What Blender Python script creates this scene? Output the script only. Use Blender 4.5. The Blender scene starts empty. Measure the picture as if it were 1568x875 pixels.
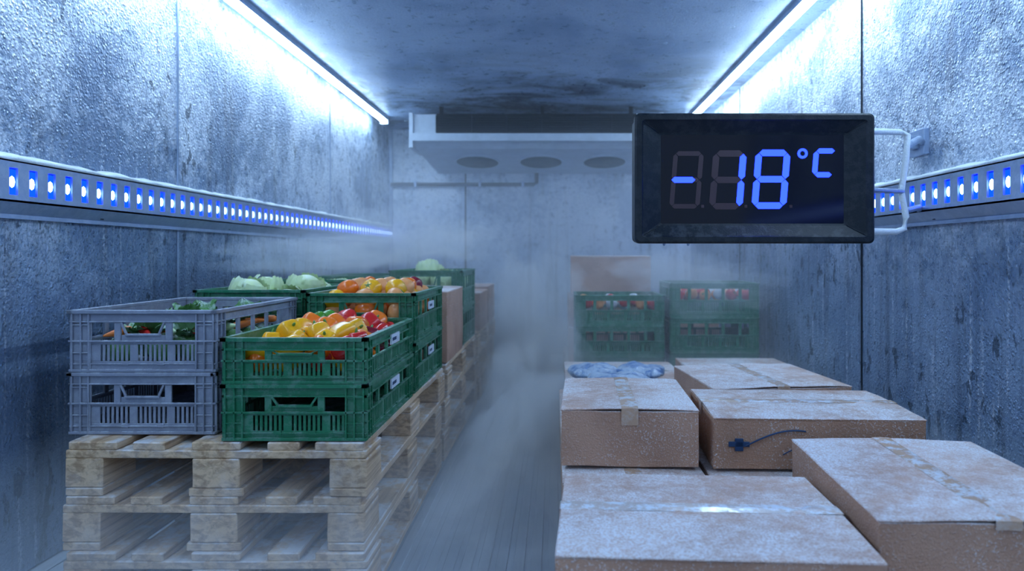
import bpy, math, random
from mathutils import Vector, Matrix, noise, Euler
random.seed(7)
H=0.925            # camera height above the floor
F=1045.0           # focal length in px of a 1568 px wide frame
XL,XR=-1.55,1.30
YB,YF=6.40,-0.7
ZC=2.105

# ------------------------------------------------------------------ node helper
class NT:
    def __init__(s,name):
        s.m=bpy.data.materials.new(name); s.m.use_nodes=True
        s.t=s.m.node_tree; s.t.nodes.clear()
        s.out=s.t.nodes.new('ShaderNodeOutputMaterial')
    def n(s,typ,**kw):
        nd=s.t.nodes.new(typ)
        for k,v in kw.items():
            if k.startswith('i_'):
                key=k[2:].replace('_',' ')
                nd.inputs[key].default_value=v
            else: setattr(nd,k,v)
        return nd
    def l(s,a,b): s.t.links.new(a,b)
    def pos(s,scale=(1,1,1),obj=False):
        if obj: c=s.n('ShaderNodeTexCoord').outputs['Object']
        else: c=s.n('ShaderNodeNewGeometry').outputs['Position']
        mp=s.n('ShaderNodeMapping'); mp.inputs['Scale'].default_value=scale
        s.l(c,mp.inputs['Vector']); return mp.outputs['Vector']
    def noise(s,vec,scale,detail=4,rough=.55,dist=0):
        nd=s.n('ShaderNodeTexNoise'); nd.inputs['Scale'].default_value=scale
        nd.inputs['Detail'].default_value=detail; nd.inputs['Roughness'].default_value=rough
        nd.inputs['Distortion'].default_value=dist
        s.l(vec,nd.inputs['Vector']); return nd.outputs['Fac']
    def rng(s,v,a,b,c=0.,d=1.,smooth=True):
        nd=s.n('ShaderNodeMapRange'); nd.interpolation_type='SMOOTHSTEP' if smooth else 'LINEAR'
        for i,x in zip((1,2,3,4),(a,b,c,d)): nd.inputs[i].default_value=x
        s.l(v,nd.inputs[0]); return nd.outputs[0]
    def math(s,op,a,b=None):
        nd=s.n('ShaderNodeMath',operation=op)
        for i,x in enumerate((a,b)):
            if x is None: continue
            if isinstance(x,(int,float)): nd.inputs[i].default_value=x
            else: s.l(x,nd.inputs[i])
        return nd.outputs[0]
    def mix(s,f,a,b):
        nd=s.n('ShaderNodeMix',data_type='RGBA')
        for i,x in ((0,f),(6,a),(7,b)):
            if isinstance(x,(int,float)): nd.inputs[i].default_value=x
            elif isinstance(x,tuple): nd.inputs[i].default_value=(x[0],x[1],x[2],1)
            else: s.l(x,nd.inputs[i])
        return nd.outputs[2]
    def bsdf(s,col,rough=.5,metal=0.,bump=None,bstr=.3,bdist=.01,**kw):
        p=s.n('ShaderNodeBsdfPrincipled')
        for key,x in (('Base Color',col),('Roughness',rough),('Metallic',metal)):
            if isinstance(x,(int,float)): p.inputs[key].default_value=x
            elif isinstance(x,tuple): p.inputs[key].default_value=(x[0],x[1],x[2],1)
            else: s.l(x,p.inputs[key])
        for k,v in kw.items(): p.inputs[k.replace('_',' ')].default_value=v
        if bump is not None:
            b=s.n('ShaderNodeBump'); b.inputs['Strength'].default_value=bstr; b.inputs['Distance'].default_value=bdist
            s.l(bump,b.inputs['Height']); s.l(b.outputs[0],p.inputs['Normal'])
        s.l(p.outputs[0],s.out.inputs[0]); return p
    def up(s,a=.2,b=.9):
        g=s.n('ShaderNodeNewGeometry'); sp=s.n('ShaderNodeSeparateXYZ')
        s.l(g.outputs['Normal'],sp.inputs[0]); return s.rng(sp.outputs[2],a,b)
    def z(s,comp=2):
        g=s.n('ShaderNodeNewGeometry'); sp=s.n('ShaderNodeSeparateXYZ')
        s.l(g.outputs['Position'],sp.inputs[0]); return sp.outputs[comp]

def mat_wall(name,lo,hi,frost,kind='wall',metal=.25):
    s=NT(name); P=s.pos()
    big=s.noise(P,1.5,6,.66,.5)
    str_=s.noise(s.pos((9,9,.5)),1.7,5,.65)
    fine=s.noise(P,95,2,.6); med=s.noise(P,22,4,.7)
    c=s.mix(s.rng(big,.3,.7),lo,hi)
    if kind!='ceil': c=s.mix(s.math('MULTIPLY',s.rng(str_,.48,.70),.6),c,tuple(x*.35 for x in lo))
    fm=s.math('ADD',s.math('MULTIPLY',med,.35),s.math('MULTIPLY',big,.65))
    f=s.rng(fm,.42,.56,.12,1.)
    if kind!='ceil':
        f=s.math('MULTIPLY',f,s.rng(s.z(),.65,1.45,.06,1.0))  # frost thins downward; the lower walls' darker shade is put into the colour
        if kind=='wall':   # thin rime streaks running down the lower panels
            st2=s.noise(s.pos((22,22,.9)),1.5,4,.6)
            f=s.math('MAXIMUM',f,s.math('MULTIPLY',s.rng(st2,.52,.70,0,.7),s.rng(fine,.4,.6,.15,.8)))
    else: f=s.math('MULTIPLY',f,.45)
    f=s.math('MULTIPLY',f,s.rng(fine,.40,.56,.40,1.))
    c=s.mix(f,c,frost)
    if kind=='wall':
        mk=s.noise(s.pos((9,9,4.2)),1.9,3,.7,.3)
        mk2=s.noise(P,.9,2)
        m=s.math('MULTIPLY',s.rng(mk,.59,.64),s.rng(mk2,.42,.54))
        c=s.mix(s.math('MULTIPLY',m,.85),c,(.03,.06,.10))
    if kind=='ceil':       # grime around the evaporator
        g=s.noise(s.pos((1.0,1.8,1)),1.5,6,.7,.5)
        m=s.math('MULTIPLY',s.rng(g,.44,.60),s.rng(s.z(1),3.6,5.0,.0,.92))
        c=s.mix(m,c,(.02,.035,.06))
    vor=s.n('ShaderNodeTexVoronoi'); vor.inputs['Scale'].default_value=70
    s.l(P,vor.inputs['Vector'])
    dr=s.math('SUBTRACT',1.,s.rng(vor.outputs['Distance'],.0,.42))
    bh=s.math('ADD',s.math('MULTIPLY',fine,.8),s.math('ADD',s.math('MULTIPLY',med,.9),s.math('MULTIPLY',dr,.6)))
    s.bsdf(c,s.rng(med,.3,.7,.24,.52),metal,bh,.75 if kind!='ceil' else .12,.010)
    return s.m
M={}
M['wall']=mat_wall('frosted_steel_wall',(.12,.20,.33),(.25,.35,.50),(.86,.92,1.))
M['ceil']=mat_wall('cold_steel_ceiling',(.20,.30,.46),(.33,.44,.61),(.60,.72,.86),'ceil',metal=.2)
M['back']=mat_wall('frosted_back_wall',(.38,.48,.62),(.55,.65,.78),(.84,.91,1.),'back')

def mat_floor():
    s=NT('ribbed_aluminium_floor'); P=s.pos((30,1.2,1))
    a=s.noise(P,2,4); b=s.noise(s.pos(),2.2,5)
    c=s.mix(a,(.32,.38,.45),(.55,.62,.70)); c=s.mix(s.rng(b,.4,.7,0,.7),c,(.72,.79,.86))
    s.bsdf(c,.38,.25,a,.3,.004); return s.m
M['floor']=mat_floor()

def mat_card(name,base,dark,frost):
    s=NT(name); P=s.pos(); 
    a=s.noise(P,5,4); fine=s.noise(P,210,2,.7); med=s.noise(P,30,5,.8); lar=s.noise(P,3.6,3,.55)
    c=s.mix(s.rng(a,.35,.65),dark,base)
    m=s.math('ADD',s.math('MULTIPLY',med,.45),s.math('MULTIPLY',lar,.55))
    m=s.rng(m,.55-frost*.22,.68-frost*.1,0.16,1.)
    spk=s.rng(fine,.38,.58,.45,1)
    top=s.math('MULTIPLY',s.math('MULTIPLY',m,s.up()),s.math('MULTIPLY',spk,.92))
    side=s.math('MULTIPLY',s.rng(fine,.56,.66),s.rng(lar,.42,.62,.1,.6))
    f=s.math('MAXIMUM',top,side)
    c=s.mix(f,c,(.84,.86,.90))
    bh=s.math('ADD',s.math('MULTIPLY',fine,.8),s.math('MULTIPLY',med,.5))
    s.bsdf(c,.72,0,bh,.8,.008); return s.m
M['card']=mat_card('frosted_cardboard',(.50,.275,.175),(.39,.21,.13),.72)
M['card2']=mat_card('cardboard_light',(.56,.325,.22),(.45,.25,.165),.92)

def mat_wood():
    s=NT('pallet_wood'); P=s.pos()
    g=s.noise(s.pos((20,1.4,34),True),2,5,.6,.5); a=s.noise(P,3,3); fine=s.noise(P,120,2)
    c=s.mix(s.rng(g,.38,.66),(.70,.49,.30),(.38,.235,.13)); c=s.mix(s.rng(a,.45,.7,0,.4),c,(.28,.20,.14))
    f=s.math('MULTIPLY',s.rng(s.noise(P,9,5,.7),.42,.62),s.math('ADD',s.math('MULTIPLY',s.up(),.55),.16))
    c=s.mix(f,c,(.74,.79,.85))
    s.bsdf(c,.75,0,s.math('ADD',g,s.math('MULTIPLY',fine,.4)),.4,.004); return s.m
M['wood']=mat_wood()
def mat_plain(name,col,rough=.5,metal=0.,var=.25,frost=0.,bscale=60,bstr=.2,**kw):
    s=NT(name); P=s.pos(); a=s.noise(P,8,3)
    b=s.noise(P,bscale,2,.6) if bstr else None
    c=s.mix(a,tuple(x*(1-var) for x in col),tuple(min(1,x*(1+var)) for x in col))
    if frost:
        f=s.math('MULTIPLY',s.rng(s.noise(P,28,5,.75),.45,.6),s.math('ADD',s.math('MULTIPLY',s.up(),.75),.22))
        f=s.math('MULTIPLY',f,frost); c=s.mix(f,c,(.75,.82,.9))
    s.bsdf(c,rough,metal,b,bstr,.003,**kw); return s.m
M['green']=mat_plain('green_crate_plastic',(.007,.155,.066),.38,frost=.34)
M['grey']=mat_plain('grey_crate_plastic',(.24,.265,.33),.42,frost=.45)
M['black']=mat_plain('black_display_plastic',(.003,.008,.014),.42,frost=.06,bscale=220,bstr=.35,Specular_IOR_Level=.3)
M['screen']=mat_plain('display_screen_glass',(.001,.002,.010),.10,bstr=0,Specular_IOR_Level=.3)
M['ghost']=mat_plain('unlit_segment',(.045,.020,.030),.4,bstr=0)
M['alu']=mat_plain('galvanised_steel',(.30,.39,.55),.4,.5,frost=.6)
M['frost']=mat_plain('hoar_frost',(.74,.84,.94),.7,bscale=140,bstr=.9)
M['white']=mat_plain('white_enamel',(.42,.49,.57),.4,frost=.5)
M['dark']=mat_plain('dark_grille',(.002,.004,.007),.9,bstr=0,Specular_IOR_Level=.1)
M['darkblue']=mat_plain('fan_blade',(.008,.014,.022),.8,bstr=0,Specular_IOR_Level=.1)
M['tape']=mat_plain('packing_tape',(.52,.34,.23),.22,frost=.8)
M['tapec']=mat_plain('clear_tape',(.58,.48,.43),.12,frost=.9)
M['label']=mat_plain('white_label',(.62,.68,.75),.5,bstr=0)
M['ink']=mat_plain('blue_ink',(.015,.05,.13),.5,bstr=0)
M['yellow']=mat_plain('pepper_yellow',(.95,.44,.01),.22,var=.1,bstr=0)
M['orange']=mat_plain('pepper_orange',(.95,.19,.01),.22,var=.1,bstr=0)
M['red']=mat_plain('pepper_red',(.62,.022,.018),.2,var=.15,bstr=0)
M['dred']=mat_plain('pepper_dark_red',(.22,.01,.025),.2,var=.2,bstr=0)
M['pgreen']=mat_plain('pepper_green',(.07,.26,.02),.25,var=.2,bstr=0)
M['stem']=mat_plain('vegetable_stem',(.10,.25,.04),.5,bstr=0)
M['peach']=mat_plain('peach_orange',(.92,.35,.12),.35,var=.25,bstr=0)
M['cab']=mat_plain('cabbage_leaf',(.62,.76,.40),.45,var=.2,frost=.4)
M['leaf']=mat_plain('lettuce_leaf',(.10,.27,.07),.5,var=.4,frost=.6)
M['carrot']=mat_plain('carrot_orange',(.80,.20,.03),.4,bstr=0)
def mat_emit(name,col,st,samp=True):
    s=NT(name); e=s.n('ShaderNodeEmission'); e.inputs[0].default_value=(*col,1); e.inputs[1].default_value=st
    s.l(e.outputs[0],s.out.inputs[0])
    if not samp: s.m.cycles.emission_sampling='NONE'
    return s.m
M['tube']=mat_emit('led_tube_diffuser',(.53,.75,1.),42)
M['led']=mat_emit('blue_led',(.26,.46,1.),8,False)
M['ledback']=mat_emit('glowing_rail_back',(.001,.022,1.),6)  # backing plate made to glow, adds blue glow and fill around the LEDs
M['seg']=mat_emit('lit_segment',(.007,.020,1.),11,False)
def mat_bag():
    s=NT('printed_plastic_bag'); P=s.pos(); a=s.noise(P,16,4,.6,1.)
    c=s.mix(s.rng(a,.40,.62),(.40,.48,.58),(.10,.19,.38)); s.bsdf(c,.3,0,s.noise(P,40,4),.6,.01); return s.m
M['bag']=mat_bag()
def mat_mist(name,d):
    s=NT(name); v=s.n('ShaderNodeVolumeScatter'); v.inputs['Color'].default_value=(.86,.93,1,1); v.inputs['Density'].default_value=d
    v.inputs['Anisotropy'].default_value=.0
    s.l(v.outputs[0],s.out.inputs['Volume']); return s.m

# ------------------------------------------------------------------ mesh builder
class MB:
    def __init__(s): s.v=[];s.f=[];s.m=[];s.mats=[];s.sm=[]
    def mi(s,k):
        if k not in s.mats: s.mats.append(k)
        return s.mats.index(k)
    def add(s,vs,fs,k,T=None,smooth=False):
        b=len(s.v); i=s.mi(k)
        for p in vs: s.v.append(tuple(T@Vector(p)) if T is not None else tuple(p))
        for f in fs: s.f.append([b+q for q in f]); s.m.append(i); s.sm.append(smooth)
    def box(s,x0,x1,y0,y1,z0,z1,k,T=None):
        vs=[(x0,y0,z0),(x1,y0,z0),(x1,y1,z0),(x0,y1,z0),(x0,y0,z1),(x1,y0,z1),(x1,y1,z1),(x0,y1,z1)]
        s.add(vs,[(0,3,2,1),(4,5,6,7),(0,1,5,4),(1,2,6,5),(2,3,7,6),(3,0,4,7)],k,T)
    def gridbox(s,x0,x1,y0,y1,z0,z1,n,k,amp=.0,seed=0,T=None):
        nx,ny,nz=n; idx={}; vs=[]; fs=[]
        def V(i,j,l):
            if (i,j,l) not in idx:
                p=Vector((x0+(x1-x0)*i/nx,y0+(y1-y0)*j/ny,z0+(z1-z0)*l/nz))
                q=noise.noise_vector(p*5+Vector((seed*7.3,seed*3.1,seed)))*amp+noise.noise_vector(p*19+Vector((seed,0,0)))*amp*.4
                idx[(i,j,l)]=len(vs); vs.append(p+q)
            return idx[(i,j,l)]
        for i in range(nx):
            for j in range(ny):
                fs.append((V(i,j,0),V(i,j+1,0),V(i+1,j+1,0),V(i+1,j,0))); fs.append((V(i,j,nz),V(i+1,j,nz),V(i+1,j+1,nz),V(i,j+1,nz)))
        for i in range(nx):
            for l in range(nz):
                fs.append((V(i,0,l),V(i+1,0,l),V(i+1,0,l+1),V(i,0,l+1))); fs.append((V(i,ny,l),V(i,ny,l+1),V(i+1,ny,l+1),V(i+1,ny,l)))
        for j in range(ny):
            for l in range(nz):
                fs.append((V(0,j,l),V(0,j,l+1),V(0,j+1,l+1),V(0,j+1,l))); fs.append((V(nx,j,l),V(nx,j+1,l),V(nx,j+1,l+1),V(nx,j,l+1)))
        s.add(vs,fs,k,T)
    def prism(s,poly,y0,y1,k,T=None):   # poly in xz, extruded along y
        n=len(poly); vs=[(a,y0,b) for a,b in poly]+[(a,y1,b) for a,b in poly]
        fs=[tuple(range(n)),tuple(range(2*n-1,n-1,-1))]+[(i,i+n,(i+1)%n+n,(i+1)%n) for i in range(n)]
        s.add(vs,fs,k,T)
    def tube(s,pts,r,k,seg=10,smooth=True):
        pts=[Vector(p) for p in pts]; vs=[];fs=[]
        for i,p in enumerate(pts):
            d=(pts[min(i+1,len(pts)-1)]-pts[max(i-1,0)]).normalized()
            a=d.orthogonal().normalized() if abs(d.z)>.9 else d.cross(Vector((0,0,1))).normalized()
            b=d.cross(a).normalized()
            for j in range(seg):
                t=2*math.pi*j/seg; vs.append(p+(a*math.cos(t)+b*math.sin(t))*r)
        for i in range(len(pts)-1):
            for j in range(seg): fs.append((i*seg+j,i*seg+(j+1)%seg,(i+1)*seg+(j+1)%seg,(i+1)*seg+j))
        fs.append(tuple(range(seg-1,-1,-1))); fs.append(tuple(range((len(pts)-1)*seg,len(pts)*seg)))
        s.add(vs,fs,k,None,smooth)
    def surf(s,fn,nu,nv,k,T=None):      # closed sphere-like surface fn(theta,phi)
        vs=[fn(0,0)]; fs=[]
        for i in range(1,nv):
            for j in range(nu): vs.append(fn(2*math.pi*j/nu,math.pi*i/nv))
        vs.append(fn(0,math.pi)); L=len(vs)-1
        for j in range(nu): fs.append((0,1+j,1+(j+1)%nu)); fs.append((L,1+(nv-2)*nu+(j+1)%nu,1+(nv-2)*nu+j))
        for i in range(nv-2):
            for j in range(nu): fs.append((1+i*nu+j,1+(i+1)*nu+j,1+(i+1)*nu+(j+1)%nu,1+i*nu+(j+1)%nu))
        s.add(vs,fs,k,T,True)
    def build(s,name,loc=(0,0,0),rot=(0,0,0),bevel=0,parent=None,seg=1,ang=.6):
        me=bpy.data.meshes.new(name); me.from_pydata(s.v,[],s.f)
        for k in s.mats: me.materials.append(M[k])
        for p,i,sm in zip(me.polygons,s.m,s.sm): p.material_index=i; p.use_smooth=sm
        me.update()
        return place(name,me,loc,rot,bevel,parent,seg)
def place(name,me,loc=(0,0,0),rot=(0,0,0),bevel=0,parent=None,seg=1):
    o=bpy.data.objects.new(name,me); bpy.context.collection.objects.link(o)
    o.location=loc; o.rotation_euler=rot
    if bevel:
        b=o.modifiers.new('bevel','BEVEL'); b.width=bevel; b.segments=seg; b.limit_method='ANGLE'; b.angle_limit=.7
    if parent: o.parent=parent
    return o

# ------------------------------------------------------------------ room shell
T=.06
b=MB(); b.box(XL-T,XR+T,YF,YB+T,-T,-.006,'floor')
x=XL+.02
while x<XR-.03:
    b.box(x,x+.034,YF,YB,-.006,0,'floor'); x+=.052
b.build('floor',bevel=.002)
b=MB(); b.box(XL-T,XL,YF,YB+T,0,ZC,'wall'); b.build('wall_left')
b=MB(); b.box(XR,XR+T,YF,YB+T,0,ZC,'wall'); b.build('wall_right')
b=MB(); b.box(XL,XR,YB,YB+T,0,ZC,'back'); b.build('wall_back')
b=MB(); b.box(XL-T,XR+T,YF,YB+T,ZC,ZC+T,'ceil'); b.build('ceiling')
b=MB()
for y in (.6,2.80,4.70): b.box(XL,XL+.004,y-.006,y+.006,0,ZC,'alu')
b.box(XL,XL+.03,YB-.03,YB,0,ZC,'alu'); b.build('trim_1',bevel=.001)
b=MB()
for y in (.9,2.89,4.8): b.box(XR-.004,XR,y-.006,y+.006,0,ZC,'darkblue')
b.box(XR-.03,XR,YB-.03,YB,0,ZC,'alu'); b.build('trim_2',bevel=.001)
b=MB()
b.box(-.84-.007,-.84+.007,YB-.004,YB,0,ZC,'darkblue')
b.build('trim_3',bevel=.001)

# ------------------------------------------------------------------ ceiling strip lights
def striplight(xc,sgn):
    b=MB(); z=ZC
    b.box(xc-.028,xc+.028,YF+.1,5.78,z-.030,z,'alu')
    b.box(xc-.034,xc+.034,YF+.09,YF+.1,z-.062,z,'white'); b.box(xc-.034,xc+.034,5.78,5.79,z-.062,z,'white')
    poly=[(xc+.024*math.cos(t),z-.030-.026*math.sin(t)) for t in [math.pi*i/5 for i in range(6)]]
    b.prism(poly,YF+.1,5.78,'tube'); b.build('ceiling_strip_light')
striplight(XL+.10,1); striplight(XR-.16,-1)

# ------------------------------------------------------------------ slotted LED rails
def rail(xw,sg,name):
    b=MB(); zc=H+.20; hh=.085; pr=.045; pitch=.072
    def bx(a0,a1,y0,y1,z0,z1,k):
        x0,x1=sorted((xw+sg*a0,xw+sg*a1)); b.box(x0,x1,y0,y1,z0,z1,k)
    y0,y1=YF,6.3
    bx(.0,.008,y0,y1,zc-hh,zc+hh,'alu')
    bx(.0,pr,y0,y1,zc+.062,zc+.068,'alu'); bx(.0,pr,y0,y1,zc-.050,zc-.044,'alu')
    bx(.008,.014,y0,y1,zc-.03,zc+.045,'ledback')
    bx(pr-.006,pr,y0,y1,zc+.045,zc+.068,'alu'); bx(pr-.006,pr,y0,y1,zc-.050,zc-.030,'alu')
    P=[(xw+sg*pr,zc-.050),(xw+sg*(pr-.006),zc-.050),(xw+sg*.010,zc-.085),(xw+sg*.016,zc-.085)]
    if sg<0: P=P[::-1]
    b.prism(P,y0,y1,'alu')
    bx(.010,.022,y0,y1,zc-.095,zc-.083,'alu')
    n=180; vs=[];fs=[]
    for i in range(n+1):
        y=y0+(y1-y0)*i/n; h=.012+.010*noise.noise(Vector((0,y*9,sg)))+.006*noise.noise(Vector((3,y*31,sg)))
        for (a,zz) in ((.0,zc+.066),(pr+.004,zc+.066),(pr+.005,zc+.066+h*.6),(pr*.6,zc+.070+h),(.0,zc+.078+h)):
            vs.append((xw+sg*a,y,zz))
    for i in range(n):
        for j in range(5):
            q=(i*5+j,i*5+(j+1)%5,(i+1)*5+(j+1)%5,(i+1)*5+j); fs.append(q if sg<0 else q[::-1])
    b.add(vs,fs,'frost',None,True)
    y=y0+.02
    while y<y1-.03:
        bx(pr-.006,pr,y,y+pitch-.030,zc-.030,zc+.045,'alu')   # web between slots
        c=Vector((xw+sg*.040,y+pitch-.015,zc+.006))
        b.surf(lambda t,p:(c.x+.008*math.sin(p)*math.cos(t),c.y+.0075*math.sin(p)*math.sin(t),c.z+.017*math.cos(p)),6,4,'led')
        y+=pitch
    y=y0+.3
    while y<y1:
        bx(.016,.024,y-.008,y+.008,zc-.078,zc-.062,'dark'); y+=.9
    b.build(name)
rail(XL,1,'led_wall_rail'); rail(XR,-1,'led_wall_rail')

# ------------------------------------------------------------------ evaporator unit
b=MB()
x0,x1=-1.09,.80; yf,yb=5.25,6.38; zb=H+.83; zt=H+1.09
def yzprism(poly,xa,xb,k):
    n=len(poly); vs=[(xa,p,q) for p,q in poly]+[(xb,p,q) for p,q in poly]
    fs=[tuple(range(n-1,-1,-1)),tuple(range(n,2*n))]+[(i,(i+1)%n,(i+1)%n+n,i+n) for i in range(n)]
    b.add(vs,fs,k)
prof=[(yf,zt),(yf,zb+.06),(yf+.10,zb+.01),(yb,zb-.06),(yb,zt)]
yzprism(prof,x0,x1,'white')
b.box(x0-.03,x0,yf-.02,yf+.4,zb+.0,zt+.01,'white'); b.box(x1,x1+.03,yf-.02,yf+.4,zb,zt+.01,'white')
b.box(x0+.18,x1-.10,yf-.012,yf,zb+.115,zt+.004,'dark')
for i in range(7):
    z=zb+.125+i*.018; b.box(x0+.18,x1-.10,yf-.024,yf-.010,z,z+.003,'darkblue')
for i in range(7):
    xx=x0+.18+i*(x1-x0-.28)/6; b.box(xx-.004,xx+.004,yf-.032,yf-.010,zb+.115,zt-.010,'darkblue')
b.box(x0,x1,yf-.035,yf,zb+.050,zb+.108,'white')
for xx in (-.9,-.1,.6):
    for yy in (yf+.15,yf+.9): b.box(xx-.015,xx+.015,yy-.015,yy+.015,zt,ZC,'dark')
slope=-.07/(yb-yf-.10)
for xx in (-.66,-.12,.42):
    yc=yf+.56; zz=zb+.01+slope*.46
    R=Matrix.Translation((xx,yc,zz))@Matrix.Rotation(math.atan(slope),4,'X')
    n=28
    for r0,r1,za,zb2,k in ((.175,.190,-.014,.004,'white'),(.0,.176,-.016,.0,'dark')):
        vs=[(r*math.cos(2*math.pi*i/n),r*1.35*math.sin(2*math.pi*i/n),z) for (r,z) in ((max(r0,.001),za),(r1,za),(r1,zb2)) for i in range(n)]
        fs=[(q*n+i,(q+1)*n+i,(q+1)*n+(i+1)%n,q*n+(i+1)%n) for q in (0,1) for i in range(n)]
        b.add(vs,fs,k,R)
    for i in range(5):
        Rb=R@Matrix.Rotation(i*2*math.pi/5,4,'Z')@Matrix.Rotation(.15,4,'X'); b.box(.02,.15,-.03,.03,-.020,-.018,'darkblue',Rb)
b.build('ceiling_evaporator_unit',bevel=.004)
b=MB(); b.tube([(XL+.02,YB-.04,H+.665),(-.20,YB-.04,H+.665),(-.175,YB-.04,H+.68),(-.17,YB-.04,H+.80)],.018,'dark')
for xx in (-1.3,-.7,-.3): b.box(xx-.012,xx+.012,YB-.06,YB,H+.64,H+.69,'alu')
b.build('refrigerant_pipe')

# ------------------------------------------------------------------ pallets
b=MB()
for i,(c,w) in enumerate(((-.3275,.145),(-.178,.10),(0,.145),(.178,.10),(.3275,.145))):
    b.gridbox(c-w/2+.008,c+w/2-.008,-.6,.6,.122,.144,(2,12,1),'wood',.0025,i)
for i,y in enumerate((-.5275,0,.5275)):
    b.gridbox(-.4,.4,y-.0725,y+.0725,.100,.122,(8,2,1),'wood',.0015,i+9)
    for j,(xx,w) in enumerate(((-.35,.10),(0,.125),(.35,.10))): b.gridbox(xx-w/2,xx+w/2,y-.0725,y+.0725,.022,.100,(2,2,2),'wood',.002,i*3+j)
for i,(xx,w) in enumerate(((-.35,.10),(0,.145),(.35,.10))): b.gridbox(xx-w/2,xx+w/2,-.6,.6,0,.022,(2,12,1),'wood',.0015,i+20)
me=None
def pallet(x,y,z,r=0):
    global me
    if me is None:
        o=b.build('wooden_pallet',(x,y,z),(0,0,r),.003); me=o.data
    else: o=place('wooden_pallet',me,(x,y,z),(0,0,r),.003)
    return o
PX=-.89
for k,(y,) in enumerate(((2.40,),(3.68,),(4.96,))):
    for i in range(3): pallet(PX+random.uniform(-.012,.012)*(i<2),y+random.uniform(-.012,.012)*(i<2),.1445*i,random.uniform(-.01,.01))
for (x,y) in ((.47,1.55),(.47,2.80),(.47,4.05),(.47,5.30)): pallet(x,y,0)

# ------------------------------------------------------------------ crates
cache={}
def crate(x,y,z,w,d,h,k,r=0,label=False):
    key=(w,d,h,k,label)
    if key not in cache:
        c=MB()
        e=.010; t=.004
        for (L,off,ang) in ((w,d/2-e,0),(d,w/2-e,math.pi/2),(w,d/2-e,math.pi),(d,w/2-e,-math.pi/2)):
            R=Matrix.Rotation(ang,4,'Z')
            def q(u0,u1,v0,v1,n0,n1,kk=k): c.box(u0,u1,-off-n1,-off-n0,v0,v1,kk,R)
            h2=L/2-e
            q(-L/2,L/2,h-.010,h,-.006,e); q(-L/2+.003,L/2-.003,h-.034,h-.030,0,.007)
            q(-h2,h2,h-.034,h-.010,-t,0)
            vm=h*.50; vw=h-.034
            long=L>.5
            cor=.052
            q(-h2,-h2+cor,vm,vw,-t,0); q(h2-cor,h2,vm,vw,-t,0)
            posts=(-.15,-.05,.05,.15) if long else (-.07,.07)
            for p in posts: q(p-.009,p+.009,vm,vw,-t,.003)
            if not long:
                for sg in (-1,1):
                    P=[(sg*.062,vw),(sg*.048,vm+.02),(sg*.042,vm+.02),(sg*.056,vw)]
                    if sg>0: P=P[::-1]
                    c.prism(P,-off-.007,-off,k,R)
                q(-.048,.048,vm+.014,vm+.020,-t,.007)
                q(-.061,.061,vm,vm+.016,-t,0)
            q(-L/2+.003,L/2-.003,vm-.003,vm+.002,0,.008)
            s0,s1=h*.17,h*.44
            q(-h2,h2,s1,vm,-t,0); q(-h2,h2,0,s0,-t,0)
            span=h2*.72; q(-h2,-span,s0,s1,-t,0); q(span,h2,s0,s1,-t,0)
            u=-span; i=0
            while u<span-1e-4:
                wdt=.007 if i%7 else .022
                q(u,min(u+wdt,span),s0,s1,-t,0); u+=wdt+.0055; i+=1
            q(-h2*.3,-h2*.3+.02,h*.10,h*.17,0,.004); q(h2*.3-.02,h2*.3,h*.10,h*.17,0,.004)
            q(-L/2+.004,L/2-.004,0,.008,0,.007); q(-L/2+.004,L/2-.004,h*.12,h*.12+.003,0,.005)
            for sg in (-1,1):
                for uu in (h2-.002,h2-.026,h2-.048):
                    q(sg*uu-.002,sg*uu+.002,0,h-.01,0,.008)
                for uu in (h2*.74,): q(sg*uu-.002,sg*uu+.002,.0,vm,0,.005)
                q(min(sg*(h2-.048),sg*h2),max(sg*(h2-.048),sg*h2),h*.30,h*.30+.003,0,.006); q(min(sg*(h2-.048),sg*h2),max(sg*(h2-.048),sg*h2),h*.75,h*.75+.003,0,.006)
            if label and ang==math.pi/2: q(-.02,.085,h*.56,h*.56+.03,.003,.0085,'label'); q(-.01,.04,h*.56+.01,h*.56+.02,.0085,.009,'ink')
        c.box(-w/2+e,w/2-e,-d/2+e,d/2-e,.002,.007,k)
        o=c.build(('green' if k=='green' else 'grey')+'_plastic_crate',(x,y,z),(0,0,r),.0012); cache[key]=o.data; return o
    return place(('green' if k=='green' else 'grey')+'_plastic_crate',cache[key],(x,y,z),(0,0,r),.0012)
PT=.433+.002
GX=-.690; GY=2.095
crate(GX,GY,PT,.39,.59,.150,'green',0,True); crate(GX,GY,PT+.151,.39,.59,.122,'green',0,True)
SX=-1.132; SY=2.165
crate(SX,SY,PT,.41,.60,.170,'grey'); crate(SX,SY,PT+.171,.41,.60,.170,'grey',.004)
crate(-.690,2.715,PT,.39,.59,.178,'green',0,True); crate(-.690,2.715,PT+.179,.39,.59,.178,'green',0,True)
crate(-1.12,2.79,PT,.41,.59,.178,'green'); crate(-1.12,2.79,PT+.179,.41,.59,.186,'green')
crate(-1.10,3.40,PT,.41,.59,.19,'green'); crate(-1.10,3.40,PT+.191,.41,.59,.19,'green')
for i in range(2): crate(-.70,3.98,PT+.206*i,.40,.59,.205,'green')
for i in range(2): crate(-1.12,4.02,PT+.19*i,.40,.59,.19,'green')
for i in range(3): crate(.385,4.25,.147+.182*i,.53,.44,.181,'green')
for i in range(3): crate(.945,4.25,.147+.206*i,.53,.44,.205,'green')

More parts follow.
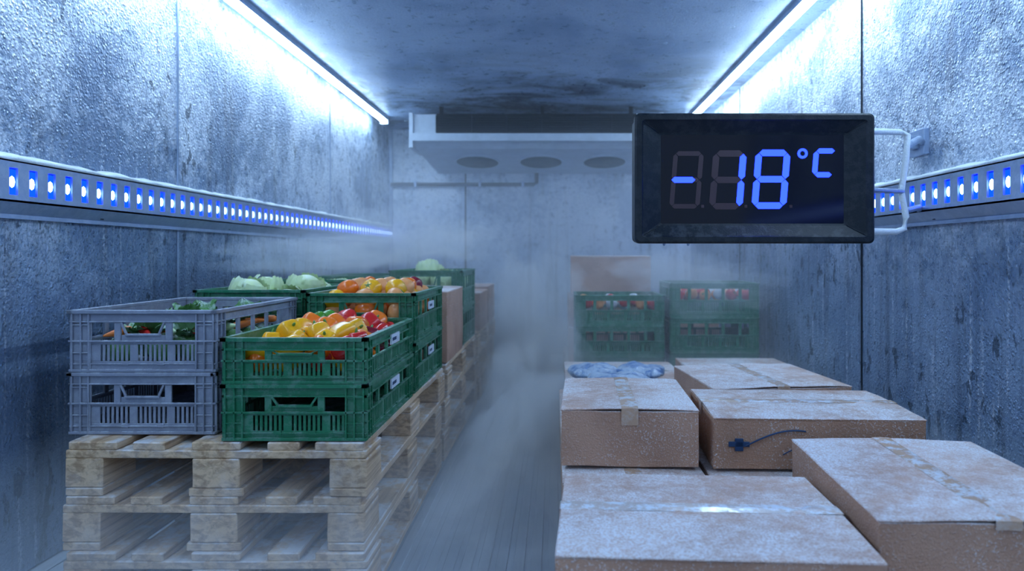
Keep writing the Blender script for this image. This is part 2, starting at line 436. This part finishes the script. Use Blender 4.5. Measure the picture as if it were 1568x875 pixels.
# ------------------------------------------------------------------ vegetables
def rrot(): return Euler((random.uniform(-1.2,1.2),random.uniform(-1.2,1.2),random.uniform(0,6.28))).to_matrix().to_4x4()
def pepper(b,p,r,k):
    T=Matrix.Translation(p)@rrot(); ln=random.uniform(1.0,1.25); ph=random.random()*6; lob=random.choice((3,4))
    def fn(t,f):
        c=math.cos(f); rr=math.sin(f)**.65*(1+.10*math.cos(lob*t+ph))*(1-.18*(1-c)/2)
        z=c*ln-.22*math.exp(-(math.sin(f)/.35)**2)*(1 if c>0 else -.6)
        return (r*rr*math.cos(t),r*rr*math.sin(t),r*z)
    b.surf(fn,20,12,k,T)
    b.surf(lambda t,f:(r*.13*math.sin(f)*math.cos(t)+r*.08*math.cos(f),r*.13*math.sin(f)*math.sin(t),r*(ln-.1)+r*.32*math.cos(f)),6,4,'stem',T)
def fruit(b,p,r,k):
    T=Matrix.Translation(p)@rrot()
    b.surf(lambda t,f:(r*math.sin(f)*math.cos(t)*(1+.04*math.cos(5*t)),r*math.sin(f)*math.sin(t)*(1+.04*math.cos(5*t)),r*(.88*math.cos(f)-.15*math.exp(-(math.sin(f)/.3)**2)*(1 if math.cos(f)>0 else 0))),16,10,k,T)
    b.surf(lambda t,f:(r*.28*math.sin(f)*math.cos(t)*(1+.6*math.cos(5*t)),r*.28*math.sin(f)*math.sin(t)*(1+.6*math.cos(5*t)),r*.78+r*.05*math.cos(f)),10,4,'stem',T)
def cabbage(b,p,r):
    T=Matrix.Translation(p)@Euler((random.uniform(-.4,.4),random.uniform(-.4,.4),random.uniform(0,6))).to_matrix().to_4x4()
    sd=random.random()*50
    b.surf(lambda t,f:tuple(Vector((math.sin(f)*math.cos(t),math.sin(f)*math.sin(t),.85*math.cos(f)))*r*(1+.06*noise.noise(Vector((math.sin(f)*math.cos(t)*3,math.sin(f)*math.sin(t)*3,math.cos(f)*3+sd))))),20,14,'cab',T)
    for i in range(8):   # crinkled wrapper leaves
        a=i*.8+random.uniform(-.2,.2); L=T@Matrix.Rotation(a,4,'Z'); vs=[];fs=[];n=12
        for u in range(n+1):
            for v in range(n+1):
                f=1.0*math.pi-(.25+u/n*(1.75+.5*(i%3)/2)); tt=(v/n-.5)*1.6*math.sin(min(1,u/n+.25)*math.pi*.72)
                q=Vector((math.cos(tt+a)*u*.5,math.sin(tt+a)*v*.5,sd+i))
                rr=r*(1.03+.05*i/8+.20*(u/n)**4+.05*math.sin(v*1.7+i)*(u/n)**2+.05*noise.noise(q))
                vs.append((rr*math.sin(f)*math.cos(tt),rr*math.sin(f)*math.sin(tt),.88*rr*math.cos(f)))
        for u in range(n):
            for v in range(n): q=u*(n+1)+v; fs.append((q,q+1,q+n+2,q+n+1))
        b.add(vs,fs,'cab',L,True)
def leafy(b,p,r,k='leaf'):
    T=Matrix.Translation(p)
    for i in range(9):
        L=T@Matrix.Rotation(i*.75+random.random(),4,'Z')@Matrix.Rotation(random.uniform(.2,1.2),4,'Y'); vs=[];fs=[];n=7
        for u in range(n+1):
            for v in range(n+1):
                w=r*.55*math.sin(math.pi*(.1+.85*u/n)); a=(v/n-.5)
                vs.append((.25*r*(u/n)**2+.07*r*math.sin(v*2.3+u*1.9+i),2*a*w,r*u/n+.06*r*math.sin(v*3+i)))
        for u in range(n):
            for v in range(n): q=u*(n+1)+v; fs.append((q,q+1,q+n+2,q+n+1))
        b.add(vs,fs,k,L,True)
def carrot(b,p,r,ln,k='carrot'):
    T=Matrix.Translation(p)@Euler((math.pi/2+random.uniform(-.2,.2),0,random.uniform(0,6.28))).to_matrix().to_4x4()
    b.surf(lambda t,f:(r*math.sin(f)**.6*(1-.35*(1-math.cos(f)))*math.cos(t),r*math.sin(f)**.6*(1-.35*(1-math.cos(f)))*math.sin(t),ln*.5*math.cos(f)),10,10,k,T)

def fill(w,d,step,fn):
    nx=int(w/step); ny=int(d/step)
    for i in range(nx):
        for j in range(ny):
            fn((i+.5)/nx*w-w/2+random.uniform(-.008,.008),(j+.5)/ny*d-d/2+random.uniform(-.008,.008),(i+.5)/nx,(j+.5)/ny)
b=MB()
def kcol(u,v):
    q=random.random()
    if v<.45: return 'yellow' if u+q*.5<.62 else random.choice(('orange','yellow','red','orange'))
    if u<.35: return 'pgreen' if v>.6 else random.choice(('yellow','orange','pgreen'))
    return random.choice(('red','dred','red','orange')) if u>.45 else random.choice(('pgreen','orange','yellow','dred'))
fill(.34,.54,.070,lambda x,y,u,v:pepper(b,(x,y,.050),.031,random.choice(('yellow','orange','red','yellow')) if v<.25 else kcol(u,v)))
fill(.33,.53,.068,lambda x,y,u,v:pepper(b,(x,y,.080+.022*math.sin(math.pi*u)*math.sin(math.pi*v)),.034,kcol(u,v)))
fill(.24,.40,.078,lambda x,y,u,v:pepper(b,(x,y+.04,.108+.016*v+random.uniform(-.006,.006)),.037,kcol(u,v)))
b.build('bell_pepper_pile',(GX,GY,PT+.151))
b=MB()
fill(.33,.51,.080,lambda x,y,u,v:(carrot(b,(x,y,.10),.017,.09,random.choice(('carrot','red','cab'))) if random.random()<.55 else fruit(b,(x,y,.095),.030,random.choice(('red','orange','pgreen','cab')))))
fill(.28,.46,.11,lambda x,y,u,v:leafy(b,(x,y,.080+.025*v),.075))
fill(.32,.50,.10,lambda x,y,u,v:fruit(b,(x,y,.05),.040,'leaf'))
b.build('mixed_vegetable_pile',(SX,SY,PT+.171))
b=MB()
fill(.35,.55,.088,lambda x,y,u,v:fruit(b,(x,y,.105),.041,random.choice(('peach','peach','orange','yellow'))))
fill(.34,.54,.088,lambda x,y,u,v:fruit(b,(x,y,.150+random.uniform(-.008,.012)),.041,random.choice(('peach','peach','yellow','red','peach'))))
fill(.28,.42,.09,lambda x,y,u,v:fruit(b,(x,y,.185),.041,random.choice(('peach','yellow','dred','orange','peach'))))
b.build('peach_pile',(-.69,2.715,PT+.179))
b=MB()
fill(.34,.54,.15,lambda x,y,u,v:cabbage(b,(x,y,.125),.066))
cabbage(b,(-.07,-.14,.165),.066); cabbage(b,(.10,.0,.175),.068); cabbage(b,(-.1,.1,.17),.062)
b.build('cabbage_pile',(-1.12,2.79,PT+.179))
b=MB(); fill(.34,.54,.17,lambda x,y,u,v:cabbage(b,(x,y,.11),.072)); b.build('cabbage_pile',(-1.10,3.40,PT+.191))
b=MB(); fill(.34,.54,.17,lambda x,y,u,v:cabbage(b,(x,y,.13),.072)); cabbage(b,(-.03,-.02,.19),.070); b.build('cabbage_pile',(-.70,3.98,PT+.206))
for (x,z) in ((.385,.147+.364),(.945,.147+.412)):
    b=MB(); fill(.48,.38,.075,lambda xx,y,u,v:fruit(b,(xx,y,.120+random.uniform(0,.02)),.036,random.choice(('red','peach','red','label'))))
    b.build('tomato_pile',(x,4.25,z))

# ------------------------------------------------------------------ cardboard boxes
bc=[0]
def carton(x0,x1,y0,y1,z0,z1,rot=0.,seam='y',k='card',mark=False,tape='tape',drop=.72):
    bc[0]+=1; sd=bc[0]*1.7
    w,d,h=(x1-x0)/2,(y1-y0)/2,z1-z0
    b=MB()
    b.gridbox(-w,w,-d,d,0.002,h-.006,(10,10,5),k,.003,sd)
    for sg in (-1,1):
        vs=[];fs=[];nu,nv=8,12
        for top in (0,1):
            for i in range(nu+1):
                for j in range(nv+1):
                    a=.002+(( (w if seam=='y' else d)+.002-.002)*i/nu); c=(2*j/nv-1)*((d if seam=='y' else w)+.001)
                    lift=.0045*(1-i/nu)+.003*noise.noise(Vector((a*9*sg,c*7,sd)))-.002*(i==nu)
                    z=h-.006+.004*top+max(-.001,lift)
                    vs.append((sg*a,c,z) if seam=='y' else (c,sg*a,z))
        N=(nu+1)*(nv+1); fl=(sg>0)==(seam=='y')
        def F4(*q): fs.append(q if fl else q[::-1])
        for i in range(nu):
            for j in range(nv):
                q=i*(nv+1)+j; F4(q,q+1,q+nv+2,q+nv+1); F4(N+q,N+q+nv+1,N+q+nv+2,N+q+1)
        for j in range(nv):
            for i in (0,nu):
                q=i*(nv+1)+j; (F4(q,N+q,N+q+1,q+1) if i==0 else F4(q,q+1,N+q+1,N+q))
        for i in range(nu):
            for j in (0,nv):
                q=i*(nv+1)+j; (F4(q,q+nv+1,N+q+nv+1,N+q) if j==0 else F4(q,N+q,N+q+nv+1,q+nv+1))
        b.add(vs,fs,k)
    tw=.022; zt=h+.0028
    n=14;vs=[];fs=[]
    L=(d if seam=='y' else w)+.003
    path=[(-L,h*drop)]+[(-L,h-.004)]+[(-L+2*L*i/n,zt+.0015*noise.noise(Vector((i*.9,sd,0)))) for i in range(n+1)]+[(L,h-.004),(L,h*drop)]
    for (c,z) in path:
        for a in (-tw,0,tw): vs.append((a,c,z+(.001 if a==0 else 0)) if seam=='y' else (c,a,z+(.001 if a==0 else 0)))
    for i in range(len(path)-1):
        for j in range(2):
            q=i*3+j; f=(q,q+1,q+4,q+3); fs.append(f if seam=='y' else f[::-1])
    b.add(vs,fs,tape)
    if mark:
        y=-d-.0045
        b.box(-w*.80,-w*.72,y,y+.003,h*.36,h*.60,'ink')
        b.box(-w*.86,-w*.66,y,y+.003,h*.44,h*.54,'ink')
        pts=[(-w*.70+.30*w*2*t*.95,y,h*(.46+.30*math.sin(t*1.9))) for t in [i/14 for i in range(15)]]
        b.tube(pts,.0026,'ink',5)
        pts=[(-w*.35+.3*w*t,y,h*(.30+.12*math.sin(t*3))) for t in [i/8 for i in range(9)]]; b.tube(pts,.0018,'ink',5)
    return b.build('cardboard_box',((x0+x1)/2,(y0+y1)/2,z0),(0,0,rot),.0025)
r=lambda z:H+z
BZ=.148
carton(.02,.385,1.70,2.24,BZ,r(-.562),0,'y')
carton(.40,.97,1.72,2.20,BZ,r(-.562),0,'y')
carton(.02,.46,2.27,2.95,BZ,r(-.575),0,'y')
carton(.48,1.02,2.24,2.95,BZ,r(-.566),0,'y')
carton(.60,1.10,1.10,1.69,BZ,r(-.612),-.03,'x')
carton(.012,.552,1.122,1.555,BZ,r(-.497),-.055,'x','card2',tape='tapec')
carton(.575,1.005,1.165,1.69,r(-.608),r(-.454),-.060,'y','card2',tape='tape',drop=.9)
carton(.025,.385,1.79,2.24,r(-.556),r(-.402),-.04,'y','card2')
carton(.42,.96,1.76,2.14,r(-.556),r(-.418),-.045,'x','card',mark=True,tape='tape')
carton(.50,.98,2.28,2.76,r(-.560),r(-.438),.10,'y','card2')
carton(.10,.66,4.98,5.5,BZ,.40,0,'x'); carton(.10,.66,4.98,5.5,.406,r(-.290),0,'x'); carton(.12,.70,5.0,5.5,r(-.284),r(.0),0,'x','card2')
carton(.70,1.2,5.0,5.5,BZ,.50,0,'x')
carton(.05,.62,3.1,3.75,BZ,r(-.58),0,'x'); carton(.66,1.2,3.1,3.75,BZ,r(-.56),0,'x')
carton(-.86,-.49,3.10,3.62,PT,r(-.16),0,'y','card2'); 
carton(-.88,-.49,4.45,4.95,PT,r(-.24),0,'y'); carton(-.88,-.49,5.0,5.5,PT,r(-.22),0,'y'); carton(-1.29,-.90,4.45,5.1,PT,r(-.2),0,'y')

# frozen goods bags
for i,(x,y,z,rz,sx) in enumerate(((.15,2.42,r(-.570),.1,.10),(.35,2.44,r(-.570),-.2,.10),(.15,2.62,r(-.570),.1,.10),(.36,2.64,r(-.570),.2,.10),(.16,2.82,r(-.570),-.1,.10),(.36,2.84,r(-.570),.1,.09),(.25,2.66,r(-.520),.2,.12),(.35,2.82,r(-.512),-.3,.10),(.16,2.82,r(-.512),.3,.10))):
    b=MB()
    def fn(t,f):
        c,s_=math.cos(t),math.sin(t); k_=1/max(abs(c),abs(s_))**.7
        e=math.sin(f)**.8
        p=Vector((sx*e*c*k_,.09*e*s_*k_,.028*math.cos(f)))
        return tuple(p+Vector((0,0,.012*noise.noise(p*22+Vector((i*3,0,0)))+.006*noise.noise(p*60))) )
    b.surf(fn,36,16,'bag'); b.build('frozen_food_bag',(x,y,z+.034),(0,0,rz))

# ------------------------------------------------------------------ temperature display
YD=1.90; s=YD/F; CX,CZ=1156,273
b=MB()
def rr(ax,az,rad,y,cx=0,cz=0,n=5):
    P=[]
    for qx,qz,a0 in ((1,1,0),(-1,1,90),(-1,-1,180),(1,-1,270)):
        for i in range(n):
            a=math.radians(a0+90*i/(n-1)); P.append(((cx+qx*(ax-rad)+rad*math.cos(a))*s,y,(cz+qz*(az-rad)+rad*math.sin(a))*s))
    return P
loops=[rr(178,94,8,.105),rr(182,98,8,.100),rr(182,98,8,.030),rr(184,100,8,.027),rr(184,100,8,.004),rr(181,97,7,0),rr(173,90,5,0),rr(171,88,4,.004),rr(146,72,3,.024),rr(142,69,2,.026)]
vs=[p for L in loops for p in L]; n=20; fs=[tuple(range(n))]
for i in range(len(loops)-1):
    for j in range(n): fs.append((i*n+j,(i+1)*n+j,(i+1)*n+(j+1)%n,i*n+(j+1)%n))
b.add(vs,fs,'black')
b.add(rr(142,69,2,.026),[tuple(range(n-1,-1,-1))],'screen')
for sx in (-1,1):
    for sz in (-1,1): b.tube([(sx*171*s,.003,sz*88*s),(sx*146*s,.023,sz*72*s)],.0016,'black',5)
for i in range(60):
    xx=random.uniform(-180,180)*s; q=random.uniform(.0015,.004)
    b.surf(lambda t,f:(xx+q*math.sin(f)*math.cos(t)*1.6,.015+q*math.sin(f)*math.sin(t),100*s+q*.5*math.cos(f)),6,4,'frost')
for px in (1018,1055,1205,1277):
    b.surf(lambda t,f:((px-CX)*s+.004*math.sin(f)*math.cos(t),.012+.004*math.sin(f)*math.sin(t),-101*s+.005*math.cos(f)),8,6,'alu')
disp=b.build('digital_temperature_display',((CX-850)*s,YD,H+(392-CZ)*s),(0,0,0))
b=MB()
def P2(px,py): return ((px-CX)*s,(CZ-py)*s)
def seg(x0,y0,x1,y1,wd,k,sl):
    d=Vector((x1-x0,y1-y0)); L=d.length; d/=L; nrm=Vector((-d.y,d.x)); g=.6
    pts=[(g,0),(g+wd/2,wd/2),(L-g-wd/2,wd/2),(L-g,0),(L-g-wd/2,-wd/2),(g+wd/2,-wd/2)]
    poly=[]
    for a,c in pts:
        q=Vector((x0,y0))+d*a+nrm*c; poly.append(P2(q.x,q.y))
    dep=.0245 if k=='seg' else .0252
    b.prism(poly[::-1],dep,.0262,k)
def digit(cx,cy,w,h,on,wd,slant=.08):
    X=lambda x,y: x-(y-cy)*slant
    def S(xa,ya,xb,yb,name):
        seg(X(xa,ya),ya,X(xb,yb),yb,wd,'seg' if name in on else 'ghost',0)
    l,r_,t,m,bo=cx-w/2,cx+w/2,cy-h/2,cy,cy+h/2
    S(l,t,r_,t,'a');S(r_,t,r_,m,'b');S(r_,m,r_,bo,'c');S(l,bo,r_,bo,'d');S(l,m,l,bo,'e');S(l,t,l,m,'f');S(l,m,r_,m,'g')
digit(1054,274,40,82,'',7)
seg(1030,274,1068,274,9,'seg',0)
digit(1118,274,42,82,'bc',10)
digit(1185,273,44,82,'abcdefg',10)
def X(x,y): return x-(y-247)*.08
seg(X(1254,229),229,X(1283,229),229,8,'seg',0); seg(X(1254,229),229,X(1254,266),266,8,'seg',0); seg(X(1254,266),266,X(1281,266),266,8,'seg',0)
for i in range(16):
    a0,a1=2*math.pi*i/16,2*math.pi*(i+1)/16
    poly=[P2(1234+8*math.cos(a0),233+8*math.sin(a0)),P2(1234+8*math.cos(a1),233+8*math.sin(a1)),P2(1234+4*math.cos(a1),233+4*math.sin(a1)),P2(1234+4*math.cos(a0),233+4*math.sin(a0))]
    b.prism(poly[::-1],.0245,.0262,'seg')
for px in (1079,1146,1216): b.box(*(lambda q:(q[0]-.004,q[0]+.004,.0252,.0262,q[1]-.004,q[1]+.004))(P2(px,315)),'ghost')
b.build('readout_segments',parent=disp)
b=MB()
dx=(CX-850)*s; dz=H+(392-CZ)*s
y2=2.12
def loc(p): return Vector(p)-Vector((dx,YD,dz))
A=[loc((.885,1.95,H+.355)),loc((.93,2.0,H+.365)),loc((1.07,y2,H+.385)),loc((1.095,y2,H+.375)),loc((1.09,y2,H+.30)),loc((1.075,y2,H+.20)),loc((1.09,y2,H+.12)),loc((1.085,y2,H+.085)),loc((1.06,y2,H+.075)),loc((.885,1.95,H+.07))]
b.tube(A,.010,'frost',8)
b.tube([loc((1.09,y2,H+.34)),loc((1.20,2.25,H+.385)),loc((XR-.01,2.40,H+.40))],.012,'alu',8)
b.tube([loc((1.09,y2,H+.14)),loc((1.20,2.25,H+.16)),loc((XR-.02,2.40,H+.16))],.010,'alu',8)
b.tube([loc((.885,1.96,H+.19)),loc((1.08,y2,H+.20))],.008,'alu',8)
q=loc((XR,2.42,H+.40)); b.box(q.x-.02,q.x,q.y-.05,q.y+.05,q.z-.045,q.z+.045,'alu'); b.box(q.x-.05,q.x-.02,q.y-.022,q.y+.022,q.z-.022,q.z+.022,'alu')
b.build('wall_bracket',bevel=.002,parent=disp)

# ------------------------------------------------------------------ cold mist : homogeneous scattering volumes
mist=bpy.data.objects.new('cold_mist',None); bpy.context.collection.objects.link(mist)
def mistbox(nm,y0,z1,d,e):
    M[nm]=mat_mist(nm,d); b=MB()
    b.box(XL+.002+e,XR-.002-e,y0,YB-.003-e,.003+e,z1,nm); b.build(nm,parent=mist)
mistbox('room_haze',2.4,ZC-.004,.028,.0)
mistbox('far_haze',3.2,H+.62,.14,.002)
mistbox('floor_fog',.9,.38,.42,.004)
def puff(nm,c,rad,d,sd):
    M[nm]=mat_mist(nm,d)
    b=MB()
    def fn(t,f):
        u=Vector((math.sin(f)*math.cos(t),math.sin(f)*math.sin(t),math.cos(f)))
        a=1+.55*noise.noise(u*1.4+Vector((sd,0,0)))+.40*noise.noise(u*3.1+Vector((0,sd,0)))+.22*noise.noise(u*7+Vector((0,0,sd)))
        return (u.x*rad[0]*a,u.y*rad[1]*a,u.z*rad[2]*a)
    b.surf(fn,56,32,nm); b.build('puff',c,parent=mist)
puff('wisp_a',(-.90,4.1,1.02),(.42,1.2,.15),.55,1)
puff('wisp_b',(-.12,4.2,.55),(.32,.9,.38),.65,5)
puff('wisp_c',(-.14,2.9,.26),(.26,1.0,.24),1.0,9)
puff('wisp_e',(-1.05,3.1,.93),(.30,.70,.09),.6,17)
puff('wisp_f',(.80,4.1,.78),(.42,.6,.16),.7,21)
puff('wisp_g',(.95,5.6,1.70),(.30,.6,.30),1.0,25)

# ------------------------------------------------------------------ world + camera
w=bpy.data.worlds.new('open_end_fill'); bpy.context.scene.world=w; w.use_nodes=True  # even blue fill for front faces, added through the unseen open end
bg=w.node_tree.nodes['Background']; bg.inputs[0].default_value=(.46,.68,1,1); bg.inputs[1].default_value=.80
cam=bpy.data.cameras.new('camera'); co=bpy.data.objects.new('camera',cam); bpy.context.collection.objects.link(co)
co.location=(0,0,H); co.rotation_euler=(math.pi/2,0,0)
cam.sensor_width=36; cam.lens=36*F/1568; cam.shift_x=-66/1568; cam.shift_y=-45.5/1568
cam.clip_start=.02
cam.dof.use_dof=True; cam.dof.focus_distance=1.95; cam.dof.aperture_fstop=2.8
bpy.context.scene.camera=co
bpy.context.scene.view_settings.view_transform='Standard'
cy=bpy.context.scene.cycles
cy.volume_bounces=1; cy.max_bounces=6; cy.diffuse_bounces=3; cy.glossy_bounces=2
